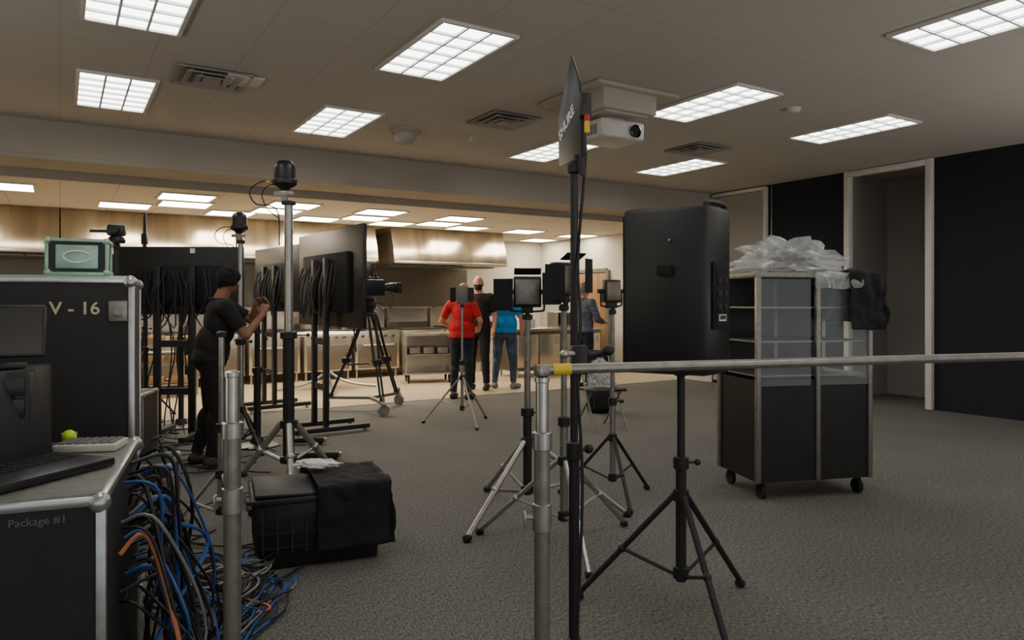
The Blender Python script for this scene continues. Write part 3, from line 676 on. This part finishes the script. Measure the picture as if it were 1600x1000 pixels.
bp_ = thing('backpack','black fabric backpack standing on the carpet','backpack',P(938,9.4),15)
part(MB().box((0,0,.24),(.34,.2,.48),bev=.07,seg=5),'body','black_cloth',bp_); part(MB().box((0,-.11,.16),(.27,.09,.24),bev=.035,seg=4),'front_pocket','black_matte',bp_)
for s in (-1,1): part(MB().tube([(s*.09,.1,.42),(s*.11,.17,.34),(s*.12,.16,.15),(s*.11,.1,.06)],.014),'shoulder_strap','black',bp_)
part(MB().tube([(-.04,.02,.47),(-.03,.02,.52),(.03,.02,.52),(.04,.02,.47)],.008,sm=3),'handle','black',bp_)
ch = thing('folding_chair','black folding chair holding a pale plastic bag','chair',P(940,8.2),25)
part(MB().box((0,0,.45),(.42,.4,.03),bev=.01),'seat','black',ch); part(MB().box((0,.2,.76),(.42,.025,.24),rot=(-.12,0,0),bev=.01),'backrest','black',ch)
for sx in (-1,1):
    part(MB().cyl((sx*.2,.22,.88),(sx*.21,-.2,.01),.011),'leg','steel_dull',ch); part(MB().cyl((sx*.19,-.12,.45),(sx*.19,.25,.01),.011),'leg','steel_dull',ch)
crumple('plastic_bag','pale crumpled plastic bag on the folding chair','bag','plastic_film',P(940,8.2,.467),.15,.12,.2,2.,0,4,.3)

# ---------------------------------------------------------------- studio camera
dt = 9.6; tp_ = thing('camera_tripod','heavy black camera tripod on a wheeled dolly','tripod',P(578,dt),8)
zt_ = Zh(482,dt)
for i in range(3):
    an = math.radians(-90+120*i+20); cx,sx = math.cos(an),math.sin(an); px_,py_ = -sx,cx
    e = V((cx*.52,sx*.52,.2)); m = MB()
    for q in (-1,1):
        m.cyl(V((cx*.07+px_*q*.045,sx*.07+py_*q*.045,zt_-.08)), V((cx*.33+px_*q*.035,sx*.33+py_*q*.035,zt_*.45)),.018)
        m.cyl(V((cx*.3+px_*q*.02,sx*.3+py_*q*.02,zt_*.52)), e+V((px_*q*.02,py_*q*.02,0)),.014)
    m.box((cx*.31,sx*.31,zt_*.49),(.11,.11,.07),rot=(0,0,an),bev=.01).sph(e,.035)
    part(m,'leg','black',tp_)
    part(MB().cyl((0,0,.62),(cx*.3,sx*.3,.6),.011),'spreader','black',tp_)
    am = part(MB().box((cx*.29,sx*.29,.165),(.6,.05,.04),rot=(0,0,an),bev=.005),'dolly_arm','steel_dull',tp_)
    wb = V((cx*.58,sx*.58,0))
    part(MB().cyl(wb+V((-py_*.025,px_*.025,.07)),wb+V((py_*.025,-px_*.025,.07)),.07,n=20),'caster','grey_plastic',am)
    part(MB().box(wb+V((0,0,.15)),(.07,.08,.05),bev=.008).cyl(wb+V((0,0,.1)),wb+V((0,0,.24)),.016),'caster_fork','steel',am)
part(MB().lathe([(.1,0),(.11,.02),(.1,.05),(.07,.07)],(0,0,zt_-.1)).sph((0,0,zt_-.03),.06).box((0,0,zt_+.06),(.16,.17,.12),bev=.02).box((0,0,zt_+.13),(.12,.28,.02),bev=.004),'fluid_head','black_plastic',tp_)
part(MB().tube([(.08,.05,zt_+.05),(.16,.25,zt_-.02),(.2,.5,zt_-.12)],.012).cyl((.2,.5,zt_-.12),(.22,.6,zt_-.16),.018),'pan_handle','black',tp_)
cm = thing('studio_camera','black broadcast camera with zoom lens, viewfinder and cables','video camera',P(580,dt,zt_+.145),-42)
part(MB().box((0,0,.13),(.14,.36,.22),bev=.015).box((0,-.24,.12),(.12,.14,.18),bev=.01).box((0,.0,.26),(.03,.26,.025),bev=.006).box((0,-.1,.245),(.03,.03,.05)).box((0,.1,.245),(.03,.03,.05)),'body','black_plastic',cm)
part(MB().lathe([(.05,0),(.055,.05),(.06,.1),(.068,.15),(.072,.18),(.065,.19)],(0,.18,.13),axis=(0,1,0)),'lens','black',cm)
part(MB().box((0,.4,.13),(.2,.08,.15),bev=.01),'matte_box','black',cm)
part(MB().box((-.13,.1,.27),(.14,.1,.1),bev=.01).cyl((-.03,.1,.25),(-.1,.1,.27),.01).box((-.13,.04,.27),(.15,.02,.11)),'viewfinder','black',cm)
part(MB().box((0,-.05,.38),(.22,.02,.15),bev=.005).cyl((0,-.05,.27),(0,-.05,.31),.01),'monitor','black',cm)
for q in ((.03,-.15,.03,.6),(-.03,-.18,-.07,.54),(0,.05,.07,.5),(.05,-.24,.1,.46)): part(MB().cyl((q[0],q[1],.2),(q[2],q[1],q[3]),.006),'antenna_rod','black',cm)
for q in (-1,1): part(MB().tube([(q*.07,-.1,.08),(q*.2,-.2,.0),(q*.24,-.36,-.06)],.01).cyl((q*.24,-.36,-.06),(q*.25,-.43,-.09),.018),'grip','black',cm)
part(MB().tube([(0,-.3,.12),(.02,-.4,.02),(.06,-.38,-.2),(.03,-.3,-.4),(.05,-.28,-.7)],.01),'cable','black',cm)
part(MB().tube([(0,.3,.1),(.1,.3,-.02),(.12,.1,-.08),(.05,-.1,-.02)],.007),'cable','black',cm)
part(MB().box((.0,-.32,.14),(.08,.05,.12),bev=.006),'battery','amber',cm)

# ---------------------------------------------------------------- people
def person(label, p, a, s=1., voxel=.008, pose=None, head=(0,0), hair='hair_dark', bald=False, skin='skin', shirt='shirt_red', pants='jeans', shoe='shoe', mask=False, sleeve=.8, long_sleeve=False, belly=0, neck_fwd=0., hem=.93, name='person'):
    J = dict(sR=(.18,0,1.42), sL=(-.18,0,1.42), eR=(.25,-.04,1.14), eL=(-.25,-.04,1.14), wR=(.26,.06,.9), wL=(-.26,.06,.9),
             hR=(.09,0,.92), hL=(-.09,0,.92), kR=(.11,.02,.5), kL=(-.11,.02,.5), aR=(.12,-.03,.09), aL=(-.12,-.03,.09),
             fdR=(.15,1,0), fdL=(-.15,1,0), hdR=(0,.2,-1), hdL=(0,.2,-1), pnR=(-1,0,0), pnL=(1,0,0), thR=(0,1,0), thL=(0,1,0), curl=.35, chest=(0,0,1.27), waist=(0,.01,1.07))
    J.update(pose or {})
    J = {k_:(V(v) if isinstance(v,(tuple,list)) else v) for k_,v in J.items()}
    SH = []
    mb = MB()
    def seg(tag,a_,b_,ra,rb): SH.append((tag,'s',V(a_),V(b_),ra,rb)); mb.cyl(a_,b_,ra,rb,16); mb.sph(a_,ra); mb.sph(b_,rb)
    def ell(tag,c,r,R=None):
        R = R or Matrix.Identity(3); SH.append((tag,'e',V(c),V(r),R,0)); mb.sph(c,1,r,20,R)
    ch_, wa = J['chest'], J['waist']
    ell('torso',ch_,(.175,.12,.2)); ell('torso',wa,(.155+belly,.12+belly,.19)); ell('torso',ch_+V((0,0,.1)),(.17,.1,.1))
    ell('pelvis',(J['hR']+J['hL'])/2+V((0,-.01,.03)),(.165+belly*.6,.13+belly*.5,.14))
    nb = ch_+V((0,-.01,.17)); hc = V((0,.02+neck_fwd,1.635))+V((ch_.x,ch_.y,0))
    seg('neck',nb,hc+V((0,-.02,-.07)),.065,.056)
    Rh = Euler((head[1],0,head[0])).to_matrix()
    hh = lambda x,y,z: hc+Rh@V((x,y,z))
    ell('head',hh(0,-.005,.015),(.076,.096,.1),Rh); ell('head',hh(0,.03,-.055),(.056,.062,.062),Rh); ell('head',hh(0,.05,-.09),(.03,.03,.022),Rh)
    seg('head',hh(0,.088,.012),hh(0,.108,-.022),.009,.014); ell('head',hh(0,.09,-.055),(.026,.012,.011),Rh); ell('head',hh(0,.08,.03),(.048,.013,.01),Rh)
    for q in (-1,1): ell('head',hh(q*.078,-.005,-.01),(.01,.02,.032),Rh)
    for S_,q in (('R',1),('L',-1)):
        sh,el,wr = J['s'+S_],J['e'+S_],J['w'+S_]
        seg('torso',ch_+V((q*.06,0,.13)),sh+V((0,0,-.01)),.075,.062)
        seg('uarm'+S_,sh,el,.056,.042); seg('farm'+S_,el,wr,.042,.027)
        dv = J['hd'+S_].normalized(); pn = J['pn'+S_]; pn = (pn-dv*pn.dot(dv)).normalized(); th = J['th'+S_]; th = (th-dv*th.dot(dv)-pn*th.dot(pn)).normalized()
        R = Matrix((th,pn,dv)).transposed()
        if R.determinant() < 0: R = Matrix((th,-pn,dv)).transposed()
        ell('hand'+S_,wr+dv*.05,(.041,.016,.05),R)
        for fi,(off,ln) in enumerate(((.031,.072),(.0105,.082),(-.0105,.076),(-.031,.06))):
            p0 = wr+dv*.082+th*off; dd_ = (dv+th*off*1.6).normalized(); c_ = J['curl']*(1+.15*fi)
            for kk,fr in enumerate((.42,.32,.26)):
                dd_ = (dd_*math.cos(c_)+pn*math.sin(c_)).normalized(); p1 = p0+dd_*ln*fr; seg('hand'+S_,p0,p1,.0092-.0008*kk,.0086-.0008*kk); p0 = p1
        p0 = wr+dv*.025+th*.032; dd_ = (dv*.75+th*.65+pn*.25).normalized()
        for kk in range(2): p1 = p0+dd_*.033; seg('hand'+S_,p0,p1,.0115-.001*kk,.0105-.001*kk); p0 = p1; dd_ = (dd_+pn*.35+dv*.2).normalized()
        hp,kn,an_ = J['h'+S_],J['k'+S_],J['a'+S_]
        seg('thigh'+S_,hp+V((0,0,.0)),kn,.092,.06); seg('shin'+S_,kn,an_,.058,.04); ell('shin'+S_,kn.lerp(an_,.28)+V((0,-.018,0)),(.05,.055,.11))
        fd = J['fd'+S_].normalized()
        seg('foot'+S_,an_+V((0,0,-.045))-fd*.02,an_+V((0,0,-.052))+fd*.15,.044,.034)
    me0 = mb.mesh('tmpbody'); ob = link(bpy.data.objects.new('tmpbody',me0))
    rm = ob.modifiers.new('r','REMESH'); rm.mode = 'VOXEL'; rm.voxel_size = voxel; rm.adaptivity = 0
    sm_ = ob.modifiers.new('m','SMOOTH'); sm_.factor = .5; sm_.iterations = max(2,int(.02/voxel))
    bpy.context.view_layer.update(); dg = bpy.context.evaluated_depsgraph_get()
    me = bpy.data.meshes.new_from_object(ob.evaluated_get(dg)); bpy.data.objects.remove(ob)
    n = len(me.vertices); co = np.empty(n*3); me.vertices.foreach_get('co',co); co = co.reshape(-1,3)
    no = np.empty(n*3); me.vertices.foreach_get('normal',no); no = no.reshape(-1,3)
    best = np.full(n,1e9); tag = np.zeros(n,int); tt = np.zeros(n); tags = []
    for it in SH:
        if it[0] not in tags: tags.append(it[0])
        if it[1] == 's':
            A,B = np.array(it[2]),np.array(it[3]); ab = B-A; t_ = np.clip(((co-A)@ab)/(ab@ab),0,1)
            dist = np.linalg.norm(co-A-t_[:,None]*ab,axis=1)-(it[4]+(it[5]-it[4])*t_)
        else:
            R = np.array(it[4]); lc_ = (co-np.array(it[2]))@R; rr_ = np.array(it[3]); k_ = np.linalg.norm(lc_/rr_,axis=1); dist = (k_-1)*rr_.min(); t_ = np.zeros(n)
        up = dist < best; best[up] = dist[up]; tag[up] = tags.index(it[0]); tt[up] = t_[up]
    names = np.array(tags)[tag]; kind = np.array([x.rstrip('RL') for x in names])
    z = co[:,2]
    polys = [tuple(pl.vertices) for pl in me.polygons]
    def garment(sel, off, wr_, nm, mt, lbl, thick=.004, sc_=9):
        fs = [f for f in polys if all(sel[i] for i in f)]
        used = sorted({i for f in fs for i in f}); mp_ = {i:j for j,i in enumerate(used)}
        vs = []
        for i in used:
            c_ = V(co[i]); nn = noise.noise(c_*sc_)+.5*noise.noise(c_*sc_*2.3)
            vs.append(c_+V(no[i])*(off+wr_*nn))
        g_ = bpy.data.meshes.new(nm); g_.from_pydata(vs,[],[[mp_[i] for i in f] for f in fs]); g_.update()
        for pl in g_.polygons: pl.use_smooth = True
        g_.materials.append(MATS[mt]); o_ = part(g_,nm,None,root,lbl)
        sd = o_.modifiers.new('s','SOLIDIFY'); sd.thickness = thick; sd.offset = -1
        return o_
    for pl in me.polygons: pl.use_smooth = True
    me.materials.clear(); me.materials.append(MATS[skin]); me.name = name
    root = link(bpy.data.objects.new(name,me)); root.location = p; root.rotation_euler = (0,0,math.radians(a-32)); root.scale = (s,s,s)
    root['label'] = label; root['category'] = 'person'
    arm = (kind=='uarm')&((tt<sleeve)|long_sleeve)
    if long_sleeve: arm |= (kind=='farm')&(tt<.93)
    garment(((kind=='torso')|(kind=='pelvis')|(kind=='thigh'))&(z>hem)|arm|((kind=='neck')&(tt<.25)),.017,.007,'shirt',shirt,None)
    garment(((kind=='torso')|(kind=='pelvis'))&(z<1.02)|(kind=='thigh')|((kind=='shin')&(tt<.97)),.011,.006,'trousers',pants,None)
    for S_ in 'RL': garment((names=='foot'+S_)|((names=='shin'+S_)&(z<.085)),.009,.0,'shoe',shoe,None,.003)
    cn = nb+V((0,.0,.035)); part(MB().tube([cn+V((math.cos(i*math.pi/6)*.073,math.sin(i*math.pi/6)*.075,.012*math.sin(i*math.pi/6)*-1)) for i in range(12)],.012,closed=True,sm=2),'collar',shirt,root)
    hl = (co-np.array(hc))@np.array(Rh)
    hx, hy, hz = np.abs(hl[:,0]), hl[:,1], hl[:,2]
    # hairline rises from the nape over the ears to the forehead
    if not bald: hsel = (kind=='head')&((hz > -.075+np.clip((hy+.02)*1.35,0,.2)))&((hy<.02)|(hz>.02))|((kind=='neck')&(tt>.72)&(hy<-.03))
    else: hsel = (kind=='head')&(hy<-.01)&(hz>-.05)&(hz<.03)&(hx<.078)
    garment(hsel,.016 if not bald else .004,.012 if not bald else .001,'hair',hair,None,.008,26)
    for q in (-1,1):
        ey = part(MB().sph(hh(q*.032,.079,.012),.0125),'eye','eye_white',root); part(MB().sph(hh(q*.032,.0865,.012),.0062),'iris','iris',ey)
    part(MB().tube([hh(-.022,.1,-.056),hh(0,.104,-.054),hh(.022,.1,-.056)],.003,sm=3),'mouth','skin_brown',root)
    if mask:
        msel = (kind=='head')&(hy>.03)&(hz<-.012)&(hz>-.1)
        garment(msel,.008,.0,'face_mask','black_cloth','black face mask',.003)
    return root
person('person in black t-shirt and trousers leaning to adjust a pole stand', P(330,6.35), -66, 1.0, .0045,
  dict(chest=(0,.07,1.25),waist=(0,.01,1.05),sR=(.19,.11,1.39),sL=(-.17,.14,1.4),eR=(.24,.27,1.15),wR=(.1,.42,1.33),eL=(-.15,.35,1.27),wL=(-.06,.38,1.43),
       hdR=(-.35,.25,.8),hdL=(.35,.55,.3),pnR=(-.8,.3,0),pnL=(.6,.2,-.5),thR=(0,-.2,1),thL=(0,0,1),curl=.6,kR=(.1,.05,.5),kL=(-.12,.0,.5),aR=(.11,.0,.09),aL=(-.14,-.12,.09)),
  head=(.7,-.5),hair='hair_dark',skin='skin_brown',shirt='shirt_black',pants='trouser_black',neck_fwd=.05,sleeve=.75,belly=.012)
person('person in red polo shirt and dark jeans standing with back turned', P(721,10.7), -18, .98, .008,
  dict(eR=(.31,-.02,1.18),wR=(.22,.16,1.03),eL=(-.31,-.04,1.17),wL=(-.2,.18,1.05),hdR=(-.8,.4,-.1),hdL=(.8,.4,-.1),pnR=(0,-1,0),pnL=(0,-1,0),thR=(0,0,1),thL=(0,0,1),chest=(.03,0,1.27)),
  head=(-.45,-.1),hair='hair_grey',bald=True,shirt='shirt_red',pants='jeans_dark',belly=.035)
person('bald person in black clothes and face mask facing another', P(748,11.8), 165, 1.06, .008,
  dict(),head=(.3,-.05),bald=True,hair='hair_grey',shirt='shirt_black',pants='trouser_black',mask=True,belly=.01)
person('person in bright blue polo and jeans, one hand in pocket', P(788,12.0), -8, 1.0, .008,
  dict(eR=(.3,-.06,1.15),wR=(.29,.02,.91),eL=(-.3,-.07,1.16),wL=(-.18,.05,.98),kR=(.14,.02,.5),aR=(.16,-.03,.09),kL=(-.13,.03,.5),aL=(-.16,.0,.09),fdR=(.5,1,0),fdL=(-.5,1,0)),
  head=(.5,-.1),hair='hair_grey',shirt='shirt_blue',pants='jeans',shoe='shoe_light',belly=.045)
person('person in grey plaid long-sleeved shirt standing at the counter', P(912,12.0), -50, 1.0, .009,
  dict(eR=(.25,.06,1.15),wR=(.18,.27,1.1),eL=(-.25,.06,1.15),wL=(-.18,.27,1.1),hdR=(-.3,1,0),hdL=(.3,1,0),pnR=(0,0,-1),pnL=(0,0,-1),thR=(-1,0,0),thL=(1,0,0)),
  head=(0,-.2),hair='hair_grey',shirt='plaid',pants='jeans_dark',long_sleeve=True)

# ---------------------------------------------------------------- cables
cols = ['black','black','blue_cable','black','grey_cable','black','black','orange_cable','black','blue_cable','black','black','grey_cable','black','black','blue_cable']
nm = {'black':'black','blue_cable':'blue','grey_cable':'grey','orange_cable':'orange'}
for i in range(52):
    c = cols[i % len(cols)]
    yy = rnd.uniform(-.2,.38)
    st = LC @ V((.305, yy, rnd.uniform(.6,.96)))
    o1 = LC @ V((.305+rnd.uniform(.04,.12), yy+rnd.uniform(-.06,.06), st.z+rnd.uniform(-.03,.04)))
    mid = LC @ V((.33+rnd.uniform(.02,.22), yy+rnd.uniform(-.14,.2), st.z*rnd.uniform(.55,.8)))
    m2 = LC @ V((.32+rnd.uniform(.03,.26), yy+rnd.uniform(-.1,.35), st.z*rnd.uniform(.2,.5)))
    fl_ = C(rnd.uniform(-1.35,-1.12), rnd.uniform(2.75,3.4), .012+.0006*i)
    pts_ = [st, o1, mid, m2, fl_, fl_+C(rnd.uniform(-.1,.12),rnd.uniform(.1,.35),0), fl_+C(rnd.uniform(-.22,.1),rnd.uniform(.2,.7),0)]
    solo(MB().tube(pts_, .0045+.002*(i%3==0), n=6, sm=6),'cable','%s cable spilling from the road case to the carpet' % nm[c],'cable',c,group='cables beside the road case')
# tangled heap on the carpet behind the case
for i in range(22):
    c = ['black','black','blue_cable','black','grey_cable'][i%5]
    cx_, cd_ = -1.48+rnd.uniform(-.12,.14), 3.55+rnd.uniform(-.35,.35); R0 = rnd.uniform(.08,.2); ph = rnd.uniform(0,6.28); pts_ = []
    for q in range(12):
        an = ph+q*.95; rr_ = R0*rnd.uniform(.7,1.2); pts_.append(C(cx_+rr_*math.cos(an),cd_+rr_*math.sin(an),.01+.006*i+rnd.uniform(0,.03)))
    solo(MB().tube(pts_,.0055,n=6,sm=5),'cable','%s cable coiled in a heap on the carpet' % nm[c],'cable',c,group='cable heap on the carpet')
for i in range(36):
    b_ = rnd.uniform(215,345); d_ = rnd.uniform(4.0,7.6)
    p0 = P(b_,d_,.009+.0008*i); pts_ = [p0]; an = rnd.uniform(0,6.28)
    for q in range(6): an += rnd.uniform(-.9,.9); pts_.append(pts_[-1]+V((math.cos(an),math.sin(an),0))*rnd.uniform(.08,.22))
    solo(MB().tube(pts_,.0065,n=6,sm=6),'cable','black cable looping over the carpet','cable','black',group='cables on the carpet')
for i in range(10):
    b_ = rnd.choice([228,240,262,283,300]); d_ = rnd.uniform(8.0,8.25) if b_ > 250 else 8.45
    z0_ = rnd.uniform(1.2,1.5)
    solo(MB().tube([P(b_,d_,z0_),P(b_+rnd.uniform(-14,14),d_-.05,z0_*.7),P(b_+rnd.uniform(-14,14),d_-.05,z0_*.35),P(b_+rnd.uniform(-10,10),d_-.15,.01),P(b_+rnd.uniform(10,60),d_-.6,.01)],.008,n=6,sm=6),'cable','black cable hanging down beside the pole stands','cable','black',group='hanging cables')

# ---------------------------------------------------------------- added fill lights out of view, aimed up to brighten the ceiling, world, camera
def fill_light(p, size, power, col=(1,.96,.91), tilt=(math.pi,0,0)):
    ld = bpy.data.lights.new('ceiling_fill','AREA'); ld.energy = power; ld.size = size; ld.color = col
    o = link(bpy.data.objects.new('ceiling_fill',ld)); o.location = p; o.rotation_euler = tilt
fill_light((-3.6,3.2,.9),1.4,110); fill_light((1.0,-3.0,.9),1.6,140); fill_light((8.0,-.6,.9),1.4,160)
w_ = bpy.data.worlds.new('World'); bpy.context.scene.world = w_; w_.use_nodes = True
w_.node_tree.nodes['Background'].inputs['Color'].default_value = (.97,.97,1,1); w_.node_tree.nodes['Background'].inputs['Strength'].default_value = .8
cd = bpy.data.cameras.new('Camera'); co_ = link(bpy.data.objects.new('Camera',cd))
cd.sensor_width = 36; cd.lens = F/1600*36; cd.shift_y = -30/1600
co_.location = (0,0,CZ); co_.rotation_euler = (math.pi/2,0,-YAW); cd.clip_start = .05
bpy.context.scene.camera = co_
